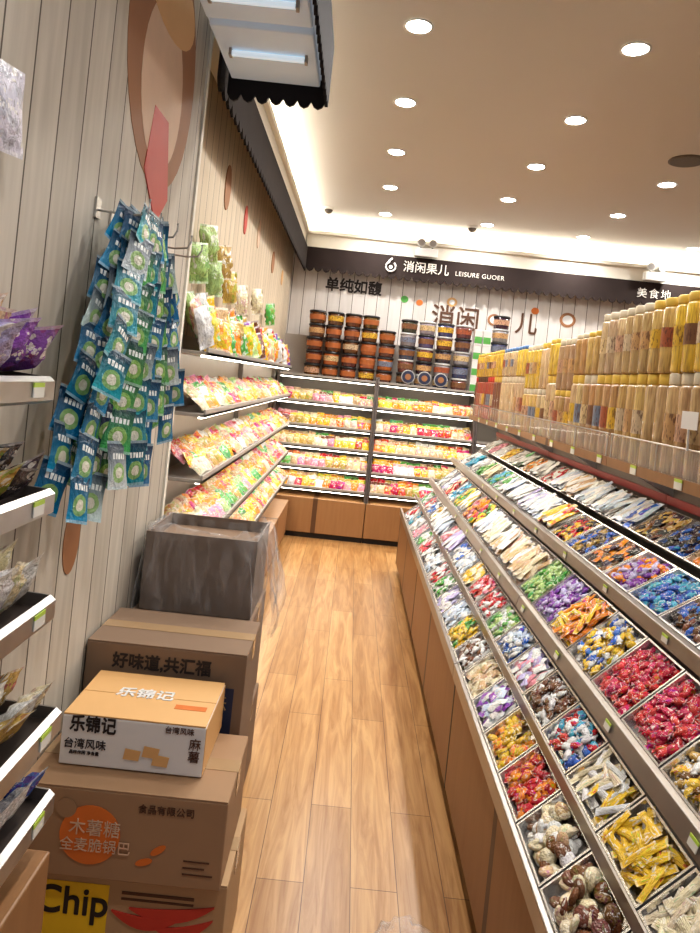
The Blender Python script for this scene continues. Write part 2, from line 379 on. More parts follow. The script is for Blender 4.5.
def jit(c,s=.1):
    k=1+random.uniform(-s,s); return tuple(max(0,min(1,a*k+random.uniform(-s,s)*.15)) for a in c)
PAL=dict(red=(.60,.03,.04),crim=(.52,.02,.09),yel=(.85,.55,.05),ora=(.85,.28,.03),pur=(.25,.07,.42),blu=(.04,.15,.55),cya=(.08,.42,.60),
 grn=(.10,.40,.08),wht=(.78,.78,.77),bei=(.66,.46,.27),brn=(.20,.085,.04),drk=(.05,.04,.05),pnk=(.78,.30,.38),lil=(.50,.45,.72),cre=(.80,.70,.48),lgr=(.42,.60,.22),wbl=(.58,.68,.82),gold=(.55,.36,.10))

# ================= ROOM =================
Z=3.15
def st(name,b,m,label,**k):
    return obj(name,b,m,origin=False,kind='structure',label=label,**k)
st('floor',M().box(-1.4,4.6,-1.5,7.3,-.05,0),'floor','honey oak plank floor running down the aisle')
st('ceiling',M().box(-1.4,4.6,-1.5,7.3,Z,Z+.05),'ceil','pale taupe ceiling with rows of recessed downlights')
st('wall_left',M().box(-.80,-.68,-1.5,2.55,0,Z),'wall_l','cream vertical board wall beside the hanging snacks')
st('wall_left_rear',M().box(-.92,-.79,2.55,7.1,0,Z),'wall_lr','warm lit vertical board wall behind the snack shelves')
st('wall_back',M().box(-.92,4.6,7.1,7.25,0,Z),'wall_b','white vertical board back wall')
st('wall_right',M().box(4.4,4.6,-1.5,7.1,0,Z),'plain','plain painted side wall')
b=M(); b.box(-.66,4.4,7.0,7.1,2.82,2.985); b.box(-.66,4.4,6.97,7.0,2.965,3.0); b.box(-.78,4.4,7.088,7.099,2.985,3.149)
st('trim_1',b,'cream','cream bulkhead with light cove above the back wall')
b=M(); b.box(-.785,-.67,2.56,7.09,2.80,2.985); b.box(-.67,-.64,2.56,7.0,2.965,3.0); b.box(-.789,-.78,2.56,7.08,2.985,3.149)
st('trim_2',b,'cream','cream bulkhead with light cove along the side shelves')
st('trim_3',M().box(-.684,-.672,2.53,2.556,0,Z),'cream','pale corner strip at the end of the board wall')
obj('led_strip',M().box(-.64,4.38,7.02,7.06,2.986,2.996),'led',label='warm LED strip glowing in the back cove',category='light strip')
obj('led_strip',M().box(-.74,-.69,2.7,7.0,2.986,2.996),'led',label='warm LED strip glowing in the side cove',category='light strip')
def scallop(p0,p1,z0,z1,fixed,axis,pitch=.045,amp=.022,thick=.012):
    n=max(2,int((p1-p0)/pitch)); pts=[]
    for i in range(n):
        a=p0+(p1-p0)*i/n; w=(p1-p0)/n
        for t,d in ((0,0),(.2,.7),(.5,1),(.8,.7)): pts.append((a+w*t,z0-amp*d))
    pts.append((p1,z0)); pts+= [(p1,z1),(p0,z1)]
    b=M(); b.prism(pts,fixed,fixed+thick,'y' if axis=='x' else 'x')
    return b
va=obj('fabric_valance',scallop(-.64,4.38,2.615,2.825,6.975,'x',pitch=.085,amp=.042),'brownv',label='dark brown scalloped shop sign valance on the back wall',category='valance')
v2=obj('fabric_valance',scallop(2.58,6.96,2.60,2.815,-.650,'y',pitch=.085,amp=.04),'brownd',label='dark scalloped awning fringe above the side shelves',category='valance')
X=(1,0,0);Zv=(0,0,1)
text('消闲果儿',.120,(.60,6.966,2.715),X,Zv,'gold',va,bold=.002)
text('LEISURE GUOER',.066,(1.16,6.966,2.70),X,Zv,'gold',va,sp=1.1)
text('美食地',.11,(2.97,6.966,2.700),X,Zv,'gold',va,sp=1.25)
b=M(); pr=[]
for k in range(27):
    a=math.radians(100+k*12.0); pr.append((.235+.05*math.cos(a),6.966,2.705+.05*math.sin(a)))
b.tubep(pr,.010); b.tubep([(.205,6.966,2.735),(.215,6.966,2.765),(.245,6.966,2.79)],.011)
obj('emblem',b,'wprint',parent=va,label='white round swirl shop emblem')
obj('emblem_dot',M().lathe([(.02,0),(.02,.006)],(.235,6.963,2.70),12,axis='y'),'wprint',parent=va)
wl=empty('wall_lettering',(-.17,7.09,2.4),label='bold black characters on the white board wall',category='lettering')
text('单纯如馥',.150,(-.13,7.095,2.465),X,Zv,'ink',wl,bold=.007)
wl=empty('wall_lettering',(.97,7.09,2.2),label='large dark characters partly hidden behind tubs',category='lettering')
text('消闲',.26,(.97,7.095,2.24),X,Zv,'brown',wl,bold=.005)
text('儿',.24,(1.72,7.095,2.26),X,Zv,'brown',wl,bold=.005)
for (x,z,r,m,d) in ((.92,2.42,.055,'lorange',0),(.92,2.42,.03,'wprint',.0015),(1.38,2.28,.07,'bun',0),(1.38,2.28,.045,'wprint',.0015),(2.15,2.36,.085,'bun',0),(2.15,2.36,.055,'wprint',.0015),(1.80,2.42,.04,'orange',0),(2.6,2.34,.05,'redp',0),(.42,2.40,.04,'green',0),(.58,2.38,.035,'orange',0)):
    obj('wall_sticker',M().prism(ell(x,z,r,r*.9),7.096-d,7.0995-d*3,'y'),m,label='round coloured sticker on the white board wall',category='wall sticker',group='stickers on the back wall')
def downlight(x,y,e=8.6):
    r=empty('downlight',(x,y,Z),label='recessed round downlight glowing in the ceiling',category='ceiling light',group='recessed ceiling downlights')
    obj('trim_ring',M().lathe([(.068,-.001),(.070,-.005),(.058,-.006),(.057,-.001)],(x,y,Z),20,cap=False),'white',parent=r,smooth=True)
    obj('lamp',M().lathe([(.056,-.004),(.056,-.001)],(x,y,Z),20),'lamp',parent=r)
    l=bpy.data.lights.new('downlight_beam','AREA'); l.shape='DISK'; l.size=.10; l.energy=e; l.color=(1,.97,.93); l.spread=math.radians(150)
    lo=bpy.data.objects.new('downlight_beam',l); lo.location=(x,y,Z-.008); C.objects.link(lo); attach(lo,r)
for y in (3.1,3.95,4.81,5.69,6.61): downlight(.117,y); downlight(1.12,y)
for y in (4.9,5.82,6.7): downlight(2.1,y)
downlight(3.2,6.7)
for x,y in ((.2,2.2),(.2,.6),(1.2,2.0),(1.3,.6)): downlight(x,y,7.5)
obj('ceiling_speaker',M().lathe([(.10,-.012),(.115,-.006),(.115,0)],(2.0,4.4,Z),24),'spk',label='round perforated dark ceiling speaker',category='speaker')
for x,y in ((-.44,6.6),(1.0,6.75)):
    r=empty('security_camera',(x,y,Z),label='small white dome security camera on the ceiling',category='camera',group='dome cameras')
    obj('base',M().lathe([(.05,-.02),(.055,0)],(x,y,Z),16),'white',parent=r)
    obj('dome',M().lathe([(.005,-.06),(.025,-.052),(.038,-.035),(.042,-.02)],(x,y,Z),16),'spk',parent=r,smooth=True)
for x in (.58,2.95):
    r=empty('emergency_light',(x,6.96,2.83),label='white twin-head emergency light on the bulkhead',category='emergency light',group='twin-head emergency lights')
    obj('body',M().box(x-.12,x+.12,6.90,6.968,2.83,2.92),'white',parent=r,bevel=.01)
    for s in (-.06,.06):
        obj('lamp_head',M().lathe([(.03,.05),(.045,0),(.042,-.005)],(x+s,6.91,2.972),16,axis='y'),'white',parent=r)
        obj('lens',M().lathe([(.033,-.007),(.033,-.005)],(x+s,6.91,2.972),16,axis='y'),'steel',parent=r)
        obj('bracket',M().tubep([(x+s,6.935,2.915),(x+s,6.935,2.95)],.008),'black',parent=r)
# overhead light box
r=empty('overhead_light_box',(-.42,2.35,2.60),label='pale white panel box with dark scalloped skirt',category='light box')
obj('casing',M().box(-.625,-.235,1.70,2.655,2.655,2.80),'panelw',parent=r,bevel=.01)
obj('panel',M().box(-.61,-.26,1.74,2.20,2.625,2.655),'panelw',parent=r,bevel=.006)
obj('panel',M().box(-.61,-.26,2.24,2.645,2.625,2.655),'panelw',parent=r,bevel=.006)
for y in (2.05,2.40):
    obj('tube',M().tubep([(-.56,y,2.612),(-.30,y,2.612)],.011,8),'tube',parent=r)
    for xx in (-.57,-.30): obj('tube_clip',M().box(xx,xx+.01,y-.014,y+.014,2.60,2.625),'shelfw',parent=r)
obj('skirt',scallop(-.625,-.235,2.575,2.68,2.66,'x',amp=.028,pitch=.055),'dark',parent=r)
obj('skirt',scallop(1.72,2.66,2.575,2.80,-.234,'y',amp=.028,pitch=.055),'dark',parent=r)
for y in (2.2,1.9): obj('suspension_rod',M().tubep([(-.45,y,2.80),(-.45,y,3.15)],.01),'black',parent=r)

# ================= SIDE SHELVES =================
gB=[packet_geo(.13,.175,.05,8,10,seed=i+5,cr=.22) for i in range(4)]
pkB=[geo_mesh('snack_bag',g,'wr') for g in gB]
tiersL=[(1.55,-.60),(1.30,-.585),(1.035,-.57),(.775,-.55),(.55,-.53)]
for (ya,yb) in ((2.70,4.45),(4.45,6.20)):
    r=empty('snack_shelf',(-.65,(ya+yb)/2,0),label='grey metal tiered snack shelf with lit edges and wood base',category='shelf',group='side snack shelves')
    obj('base_cabinet',M().box(-.785,-.50,ya+.003,yb-.003,.04,.34),'wood',parent=r,bevel=.004)
    obj('kickboard',M().box(-.785,-.53,ya+.003,yb-.003,0,.04),'black',parent=r)
    obj('back_panel',M().box(-.787,-.775,ya,yb,.34,1.62),'shelfw',parent=r)
    for yy in (ya+.002,yb-.022): obj('upright',M().box(-.775,-.745,yy,yy+.02,.34,1.72),'rail',parent=r)
    for z,xf in tiersL:
        obj('shelf_board',M().box(-.775,xf,ya+.003,yb-.003,z-.014,z).box(xf-.010,xf,ya+.003,yb-.003,z-.014,z+.018),'board',parent=r,bevel=.002)
        obj('light_strip',M().box(xf-.035,xf-.02,ya+.03,yb-.03,z-.022,z-.015),'ledw',parent=r)
warm=['ora','yel','gold','red','bei','wht','yel','ora','lgr','pnk','cre','gold','bei','grn','yel','red','ora','crim']
gS=[packet_geo(.058,.074,.022,4,5,seed=i) for i in range(3)]
items=[]
for ti,(z,xf) in enumerate(tiersL[1:]):
    for row in (0,1,2,3):
        y=2.75; cnt=0
        while y<6.17:
            if cnt<=0: base=PAL[random.choice(warm)]; cnt=random.randint(1,4); mi=random.randrange(3)
            cnt-=1
            yv=Vector((-random.uniform(.6,1.5),random.uniform(-.3,.9),1)).normalized(); xv=Vector((.35,1,random.uniform(-.5,.5)))
            zv=xv.cross(yv).normalized(); xv=yv.cross(zv)
            p=(xf-.038-.036*row,y,z+.037+.022*row+random.uniform(0,.012))
            items.append((mi,frame(p,xv,yv,zv),jit(base)))
            y+=.050+random.uniform(-.01,.012)
place('snack_packet',gS,items,'wr','wra','small glossy snack packet leaning on a lit side shelf','snack packet','snack packets on the side shelf tiers','dense rows of small glossy snack packets on lit side shelves')
bagc=['grn','yel','red','ora','wht','lgr','gold','yel','brn','bei','pur','ora']
for row in (0,1,2):
    y=2.80+row*.06
    while y<6.1:
        yv=Vector((random.uniform(-.4,.1),random.uniform(-.6,.6),1)).normalized(); xv=Vector((random.uniform(.1,1.0),1,0)).normalized(); zv=xv.cross(yv).normalized(); xv=yv.cross(zv)
        p=(-.650-.042*row,y,1.633+.04*row+random.uniform(0,.02))
        inst('snack_bag',random.choice(pkB),frame(p,xv,yv,zv),jit(PAL[random.choice(bagc)]),label='crinkled printed snack bag piled on the top side shelf',category='snack bag',group='printed bags on the top side shelf'); y+=.12
for y,z in ((2.90,1.95),(3.05,2.06),(3.22,1.93),(3.4,2.04),(3.62,1.94),(4.0,1.92),(4.6,1.98),(5.3,1.96)):
    inst('snack_bag',random.choice(pkB),frame((-.725,y,z-.02),(.5,1,.15),(-.1,-.15,1),(1,-.5,0)),jit(PAL[random.choice(['grn','yel','gold','lgr','cre'])]),label='printed snack bag hung on the board wall',category='snack bag',group='bags hung on the rear board wall')
for y,z,ry,rz,m in ((3.6,2.45,.07,.12,'bun'),(4.2,2.42,.05,.09,'redp'),(4.75,2.45,.06,.10,'skin'),(5.6,2.40,.08,.09,'bun'),(6.3,2.38,.06,.07,'lorange')):
    obj('wall_sticker',M().prism(ell(y,z,ry,rz),-.7895,-.785,'x'),m,label='brown and red food shaped sticker on the boards',category='wall sticker',group='stickers on the side wall')

# ================= BACK SHELVES =================
tiersB=[(1.49,6.55),(1.245,6.49),(1.02,6.43),(.83,6.37),(.64,6.31),(.455,6.26)]
gC=[packet_geo(.072,.092,.030,5,6,seed=i+11) for i in range(3)]; items=[]
for ui,(xa,xb) in enumerate(((-.765,.21),(.21,1.185),(1.185,2.16))):
    r=empty('tiered_snack_shelf',((xa+xb)/2,6.65,0),label='tiered snack shelf with lit edges and wood base cabinet',category='shelf',group='snack shelves along the back wall')
    obj('base_cabinet',M().box(xa+.003,xb-.003,6.23,7.09,.05,.37),'woodx',parent=r,bevel=.004)
    obj('kickboard',M().box(xa+.003,xb-.003,6.26,7.09,0,.05),'black',parent=r)
    obj('back_panel',M().box(xa,xb,6.85,6.865,.37,1.9),'shelfw',parent=r)
    for xx in (xa+.002,xb-.02): obj('side_panel',M().prism([(6.245,.37),(6.865,.37),(6.865,1.55),(6.56,1.55)],xx,xx+.018,'x'),'raild',parent=r)
    for z,yf in tiersB:
        obj('shelf_board',M().box(xa+.021,xb-.021,yf,6.85,z-.016,z).box(xa+.021,xb-.021,yf,yf+.01,z-.016,z+.018),'board',parent=r,bevel=.002)
        obj('light_strip',M().box(xa+.03,xb-.03,yf+.02,yf+.035,z-.025,z-.017),'ledw',parent=r)
    if ui<2:
        for z,yf in tiersB[1:]:
            for row in (0,1,2):
                x=xa+.062;cnt=0
                while x<xb-.05:
                    if cnt<=0: base=PAL[random.choice(['yel','cre','red','ora','grn','gold','bei','pnk','brn','yel','bei','ora','wht','yel','crim','gold'])]; cnt=random.randint(1,3); mi=random.randrange(3)
                    cnt-=1
                    yv=Vector((random.uniform(-.3,.3),random.uniform(.4,1.1),1)).normalized(); xv=Vector((1,0,random.uniform(-.2,.2))); zv=xv.cross(yv).normalized(); xv=yv.cross(zv)
                    items.append((mi,frame((x,yf+.045+.06*row,z+.047+.020*row),xv,yv,zv),jit(base))); x+=.066
place('candy_bag',gC,items,'wr','wra','small colourful candy bag on a lit back wall shelf','candy bag','candy bags on the back wall shelf','dense rows of small candy bags on the back wall shelves')
def bucket(name,body,lid,band,r=.080,h=.125):
    b=M(); b.lathe([(r*.90,0),(r*.93,.008),(r*.99,h*.9)],seg=18,m=0); b.lathe([(r*1.03,h*.86),(r*1.05,h*.92),(r*1.04,h),(r*.9,h+.004),(r*.5,h+.002)],seg=18,m=1)
    b.lathe([(r*.965,h*.30),(r*.99,h*.70)],seg=18,m=2,cap=False)
    me=bpy.data.meshes.new(name); me.from_pydata(b.v,[],b.f); 
    for m in (body,lid,band): me.materials.append(MT[m])
    me.polygons.foreach_set('material_index',b.m); me.polygons.foreach_set('use_smooth',[True]*len(b.f)); 
    for v in list(me.vertices)[-36:]: v.co.x*=1.012; v.co.y*=1.012
    me.update(); return me
bk1=bucket('noodle_bucket','ob_','lid','jl'); bk2=bucket('noodle_bucket','ob_','black','orband'); bk3=bucket('noodle_bucket','ob_','black','jl')
x=-.44
for ci in range(5):
    for row in range(2):
        z=1.491; tall=[5,5,5,5,4][ci]
        for k in range(tall):
            if row==1 and k<4: z+=.131; continue
            c=(.10,.035,.02) if random.random()<.7 else (.40,.13,.04)
            inst('noodle_bucket',bk2 if (k*2+ci)%3 else bk3,Matrix.Translation((x+random.uniform(-.005,.005),6.655+.17*row,z))@Matrix.Rotation(random.random()*6,4,'Z'),jit(c),label='dark-lidded noodle bucket with orange-brown band, stacked',category='instant noodles',group='stacked dark noodle buckets'); z+=.131
    x+=.177
x=.47
for ci in range(7):
    z=1.491; n=[5,5,5,5,5,6,3][ci]
    if ci==4:
        for k in range(4):
            for q in range(2):
                x_=x-.04+.085*q
                rr=empty('snack_box',(x_,6.63,z),label='small green and white snack pack stacked on the shelf',category='box',group='green and white packs on the back shelf')
                obj('carton',M().box(x_-.038,x_+.038,6.60,6.68,z,z+.155),'wprint',parent=rr,bevel=.003)
                obj('printed_panel',M().box(x_-.036,x_+.036,6.5985,6.6,z+.02,z+.085),'green',parent=rr)
            z+=.157
        x+=.18; continue
    for k in range(n):
        c=[(.03,.03,.04),(.25,.24,.26),(.05,.06,.14),(.12,.05,.04)][(k*3+ci)%4]
        inst('noodle_bucket',bk1 if (k+ci)%2 else bk3,Matrix.Translation((x,6.655,z))@Matrix.Rotation(random.random()*6,4,'Z'),jit(c),label='noodle bucket with printed band and lid, stacked',category='instant noodles',group='stacked printed noodle buckets'); z+=.131
    x+=.18
for i,x in enumerate((.50,.66,.82)):
    rr=empty('round_tin',(x,6.57,1.52),label='round dark printed tin facing outwards on the shelf',category='tin',group='round tins')
    obj('can',M().lathe([(.066,-.01),(.068,-.008),(.068,.012)],(x,6.564,1.584),20,axis='y'),'lid',parent=rr)
    obj('printed_top',M().lathe([(.058,-.013),(.058,-.0105)],(x,6.564,1.584),20,axis='y'),'navy',parent=rr)
    obj('centre_print',M().lathe([(.03,-.0155),(.03,-.0135)],(x,6.564,1.584),16,axis='y'),'bun',parent=rr)

# ================= RIGHT DISPLAY =================
L=[((.478,.512),(.578,.602)),((.580,.636),(.674,.722)),((.694,.780),(.835,.908)),((.852,.965),(.995,1.054)),((1.005,1.079),(1.14,1.166))]
un=[(.97,2.46),(2.46,3.96),(3.96,5.45)]
for (ya,yb) in un:
    r=empty('candy_display',(.9,(ya+yb)/2,0),label='stepped wood and steel pick-and-mix candy display',category='display stand',group='candy display units along the aisle')
    a,c=ya+.002,yb-.002
    obj('base_cabinet',M().box(.475,1.17,a,c,.06,.455),'wood',parent=r,bevel=.004)
    obj('kickboard',M().box(.50,1.17,a,c,0,.06),'black',parent=r)
    obj('panel_gap',M().box(.4735,.476,c-.012,c,.06,.455),'black',parent=r)
    prof=[(.485,.456),(.63,.585),(.63,.60),(.73,.69),(.73,.74),(.875,.87),(.89,.925),(1.03,1.005),(1.035,1.032),(1.17,1.112),(1.17,.456)]
    obj('tray_rack',M().prism(prof,a,c,'y'),'rackd',parent=r)
    obj('front_rail',M().prism([(.464,.456),(.484,.456),(.484,.50),(.476,.512),(.464,.508)],a,c,'y'),'rail',parent=r,bevel=.002)
    obj('riser',M().box(.572,.5775,a,c,.605,.638),'rail',parent=r)
    obj('price_rail',M().prism([(.664,.740),(.676,.740),(.692,.782),(.676,.780)],a,c,'y'),'rail',parent=r,bevel=.002)
    obj('price_rail',M().prism([(.828,.922),(.840,.922),(.852,.964),(.832,.962)],a,c,'y'),'rail',parent=r,bevel=.002)
    obj('back_panel',M().box(1.18,1.20,a,c,.0,1.288),'raild',parent=r)
    obj('back_panel_trim',M().box(1.172,1.18,a,c,1.17,1.20),'red',parent=r)
    for yy in (a+.01,(a+c)/2,c-.03):
        obj('bracket',M().prism([(1.0,1.286),(1.18,1.286),(1.18,1.2)],yy,yy+.012,'y'),'steel',parent=r)
    obj('top_shelf',M().box(.95,1.35,a,c,1.29,1.312),'wood',parent=r)
    obj('shelf_fascia',M().box(.94,.95,a,c,1.284,1.318),'wood',parent=r)
    obj('acrylic_guard',M().box(.942,.945,a,c,1.318,1.400),'acr',parent=r)
    b=M()
    b.tubep([(.9435,a+.01,1.403),(.9435,c-.01,1.403)],.003)
    for k in range(5):
        y=a+.02+(c-a-.04)*k/4; b.tubep([(.9435,y,1.318),(.9435,y,1.403)],.0025,5)
    obj('wire_fence',b,'steel',parent=r)
    obj('light_strip',M().box(.975,.995,a+.03,c-.03,1.278,1.289),'ledw',parent=r)
def tray_mesh(l,w,d=.024):
    b=M(); r=.005; t=.010
    O=[(0,0),(l,0),(l,w),(0,w)]; I=[(r,r),(l-r,r),(l-r,w-r),(r,w-r)]; B=[(t,t),(l-t,t),(l-t,w-t),(t,w-t)]
    v=[(x,y,-.006) for x,y in O]+[(x,y,0) for x,y in O]+[(x,y,0) for x,y in I]+[(x,y,-d) for x,y in B]+[(x,y,-d-.002) for x,y in B]+[(x,y,-.006) for x,y in I]
    f=[]
    for i in range(4):
        j=(i+1)%4; f+=[(i,j,4+j,4+i),(4+i,4+j,8+j,8+i),(8+i,8+j,12+j,12+i),(16+i,20+i,20+j,16+j),(20+i,i,j,20+j)]
    f+=[(12,13,14,15),(19,18,17,16)]
    b.add(v,f); 
    return b
PT=.2; W=.194
T,P_,S,R_,Q='wrapped_candy','candy_packet','candy_stick','round_biscuit','lollipop_packet'
geos={T:[twist_geo(.043,.0105,i) for i in range(3)],P_:[packet_geo(.030,.042,.010,4,6,seed=i+30) for i in range(2)],
 S:[packet_geo(.018,.08,.011,3,8,seed=i+40,cr=.05) for i in range(2)],R_:[round_geo(.018,.013)],Q:[packet_geo(.034,.125,.014,5,7,seed=i+50) for i in range(2)]}
cont=[
 [ (R_,['cre']),(R_,['cre','brn']),(R_,['cre','cre','wht','bei','brn']),(T,['red','red','ora']),(T,['yel','ora']),(P_,['wbl','wht','pur']),(P_,['bei','cre']),(T,['brn','wht']),(T,['yel','yel','grn']),(P_,['wht','wbl']),(P_,['lil','wht']),(T,['grn','wht']),(P_,['wht','red']),(P_,['wht','wbl']),(P_,['drk','wht']),(P_,['red','wht']),(P_,['wht','grn']),(P_,['pnk','wht']),(P_,['wht']),(P_,['cya','wht']),(P_,['wht','red'])],
 [ (S,['cre']),(S,['yel']),(S,['cre','wht','yel','wht']),(T,['cya','red','blu','wht']),(T,['brn','brn','wht']),(P_,['wht','lil','pnk']),(T,['blu','wht','wbl']),(T,['lgr','grn','wht']),(T,['red','wht']),(P_,['red','wht','pnk']),(P_,['yel','cre']),(P_,['wht','wbl']),(P_,['blu','wht']),(Q,['wht','lil']),(P_,['pnk','red','wht']),(Q,['wht','wbl']),(Q,['wht']),(P_,['yel','wht']),(P_,['wht','blu']),(P_,['wht','red']),(P_,['grn','wht'])],
 [ None,(T,['yel','brn','gold','wht']),(T,['crim','red']),(T,['red','crim','red']),(T,['yel','yel','blu','wht']),(S,['ora','yel','ora']),(T,['pur','lil','pur']),(T,['grn','lgr']),(Q,['bei','cre','bei']),(Q,['bei','cre','wht']),(Q,['bei','wht']),(Q,['wht','cre']),(Q,['wht','wbl']),(P_,['red','yel','grn']),(P_,['ora','pnk']),(Q,['yel','wht']),(P_,['grn','yel']),(P_,['wht','cya']),(P_,['cre','red']),(P_,['lil','wht']),(P_,['wht'])],
 [ None,None,(T,['drk','gold']),(T,['drk','brn','blu']),(T,['blu','cya','blu']),(T,['pur','ora','lil']),(P_,['drk','ora','brn']),(T,['drk','gold','blu']),(T,['red','drk','yel']),(Q,['wht','red','yel']),(Q,['wht','wbl']),(Q,['wht','wbl','lil']),(Q,['wht']),(Q,['wht','wbl']),(P_,['wht','grn']),(P_,['grn','cya']),(Q,['cre','wht']),(P_,['grn','lgr']),(P_,['wht']),(P_,['cya']),(P_,['wht'])],
 [ None,None,None,(T,['yel','ora']),(T,['ora','bei']),(T,['blu','drk']),(P_,['brn','gold','drk']),(Q,['wht','wbl','blu']),(Q,['wht','wbl']),(Q,['wht','wbl']),(Q,['wht','bei']),(Q,['wht','wbl']),(P_,['red','wht']),(Q,['wht']),(P_,['ora','cre']),(Q,['wht','grn']),(P_,['wht']),(P_,['yel']),(P_,['wht']),(P_,['pnk']),(P_,['wht'])]]
cand={k:[] for k in geos}
for li,((x0,z0),(x1,z1)) in enumerate(L):
    l=math.hypot(x1-x0,z1-z0); s=Vector(((x1-x0)/l,0,(z1-z0)/l)); n=Vector((-s.z,0,s.x))
    tb=tray_mesh(l,W); me=bpy.data.meshes.new('candy_tray'); me.from_pydata(tb.v,[],tb.f); me.materials.append(MT['tray']); me.update()
    for k,ct in enumerate(cont[li]):
        if ct is None: continue
        yc=1.07+PT*k
        mw=frame((x0,yc-W/2,z0),s,(0,1,0),n)
        inst('candy_tray',me,mw,label='open stainless steel tray holding loose candy',category='tray',group='steel candy trays')
        kind,cols=ct; area=l/.14
        num=int({T:96,P_:80,S:50,R_:60,Q:30}[kind]*area*(.6 if yc>3.4 else 1))
        lvl=random.uniform(.014,.030)
        for i in range(num):
            lay=i/num
            m2=.020
            px=random.uniform(m2,l-m2); py=random.uniform(m2,W-m2)
            dome=1-.5*((px/l*2-1)**2+(py/W*2-1)**2)
            pz=-.017+lay*lvl*max(.3,dome)+random.uniform(0,.004)
            tilt=.22
            if kind in(T,P_): rot=Matrix.Rotation(random.random()*6.28,4,'Z')
            elif kind==Q:
                rot=Matrix.Rotation(-math.pi/2+random.uniform(-.45,.45),4,'Z'); tilt=.18; px=l*.5+random.uniform(-.02,.02); py=random.uniform(.02,W-.02); pz+=.014
            elif kind==S:
                rot=Matrix.Rotation(random.uniform(-.6,.6)-1.57,4,'Z'); pz+=.004; tilt=.2
                px=random.uniform(.04,l-.04) if l>.1 else l/2
                py=random.uniform(.02,W-.02)
                if random.random()<.5: rot=Matrix.Rotation(random.uniform(-.5,.5),4,'Z'); py=random.uniform(.045,W-.045); px=random.uniform(.02,l-.02)
            else: rot=Matrix.Rotation(random.random()*6,4,'Z'); tilt=.7
            loc=Matrix.Translation((px,py,pz))@Matrix.Rotation(random.uniform(-tilt,tilt),4,'X')@Matrix.Rotation(random.uniform(-tilt,tilt),4,'Y')@rot
            cand[kind].append((random.randrange(len(geos[kind])),mw@loc,jit(PAL[random.choice(cols)],.12)))
inf={T:('foil twist-wrapped candy lying in a steel tray','candy','twist-wrapped candies in the trays'),P_:('small pillow-packed candy lying in a steel tray','candy','pillow-packed candies in the trays'),S:('thin stick-shaped snack packet in a steel tray','snack stick','stick packets in the trays'),R_:('round wrapped biscuit lying in a steel tray','biscuit','round biscuits in the trays'),Q:('long pale printed candy packet standing in a tray','candy','long candy packets in the trays')}
for kind in geos:
    lb,ca,gr=inf[kind]
    place(kind,geos[kind],cand[kind],'wc','wca',lb,ca,gr,'mixed heap of '+gr)
JR=.036
def jar_mesh(name,r,h,lidm,lab=None):
    b=M(); b.lathe([(r*.92,0),(r,.008),(r,h*.84),(r*.82,h*.89)],seg=16,m=0); b.lathe([(r*.86,h*.88),(r*.90,h*.895),(r*.90,h*.985),(r*.82,h)],seg=16,m=1)
    if lab: b.lathe([(r*1.015,h*.34),(r*1.015,h*.60)],seg=16,m=2,cap=False)
    me=bpy.data.meshes.new(name); me.from_pydata(b.v,[],b.f)
    for m in ('oc',lidm,'jl'): me.materials.append(MT[m])
    me.polygons.foreach_set('material_index',b.m); me.polygons.foreach_set('use_smooth',[True]*len(b.f)); me.update(); return me
lids=['ydlid','clid','redp','blid','brown','plid']
jm={(k,lab,h):jar_mesh('snack_jar',JR,h,k,lab) for k in lids for lab in (0,1) for h in (.18,.24,.31)}
jc=[(.60,.42,.20),(.70,.52,.28),(.50,.30,.13),(.66,.50,.30),(.55,.33,.14),(.66,.45,.16),(.48,.30,.18)]
y=1.45;run=0
while y<5.42:
    if run<=0:
        run=random.randint(2,5); far=y>4.5
        if far: stack=[(.31,random.choice(['redp','ydlid','brown']),random.choice([(.75,.50,.05),(.2,.07,.04),(.45,.06,.04)])),(.18,'ydlid',(.7,.45,.06))]
        elif random.random()<.5: stack=[(.31,random.choice(['clid','ydlid','brown']),random.choice(jc)),(.18 if y>2.6 else .24,random.choice(['ydlid','clid','blid','ydlid']),random.choice(jc+[(.78,.55,.08)]*2))]
        else: stack=[(.24,random.choice(['clid','ydlid','brown']),random.choice(jc)),(.24,random.choice(['ydlid','clid','ydlid']),random.choice(jc+[(.78,.55,.08)]*2))]
        if y<2.1: stack[-1]=(.24,'ydlid',(.80,.56,.08))
        labs=[random.random()<.5 for _ in stack]
    run-=1
    for row in (0,1):
        zz=1.3125
        for (h,ld,c),lab in zip(stack,labs):
            inst('snack_jar',jm[(ld,int(lab),h)],Matrix.Translation((.99+.08*row+random.uniform(-.003,.003),y,zz))@Matrix.Rotation(random.random()*6,4,'Z'),jit(c,.12),label='clear snack jar with coloured lid, stacked on the top shelf',category='jar',group='snack jars on the top shelf'); zz+=h+.0015
    y+=.077
b=M().box(-.0225,.0225,-.015,.006,0,.002,0).box(-.0225,.0225,.006,.015,0,.002,1)
tagme=bpy.data.meshes.new('price_tag'); tagme.from_pydata(b.v,[],b.f); tagme.materials.append(MT['tag']); tagme.materials.append(MT['tagy']); tagme.polygons.foreach_set('material_index',b.m)
def tag(p,x,y,s=1):
    z=Vector(x).cross(Vector(y)).normalized()
    inst('price_tag',tagme,frame(p,x,y,z)@Matrix.Diagonal((s,s,1,1)),label='small white and green price tag clipped to a rail',category='price tag',group='price tags on shelf rails')
for k in range(8):
    y=1.17+PT*2*k
    tag((.667,y,.761),(0,-1,0),Vector((.012,0,.042)).normalized(),.65)
    tag((.828,y+.1,.943),(0,-1,0),Vector((.004,0,.042)).normalized(),.65)
for k in range(12): tag((.939,1.6+.31*k,1.301),(0,-1,0),(0,0,1))
r=empty('price_sign_holder',(.938,1.86,1.40),label='clear price sign holder clipped to the top shelf',category='sign holder')
obj('card',M().box(.934,.936,1.83,1.92,1.46,1.51),'wprint',parent=r)
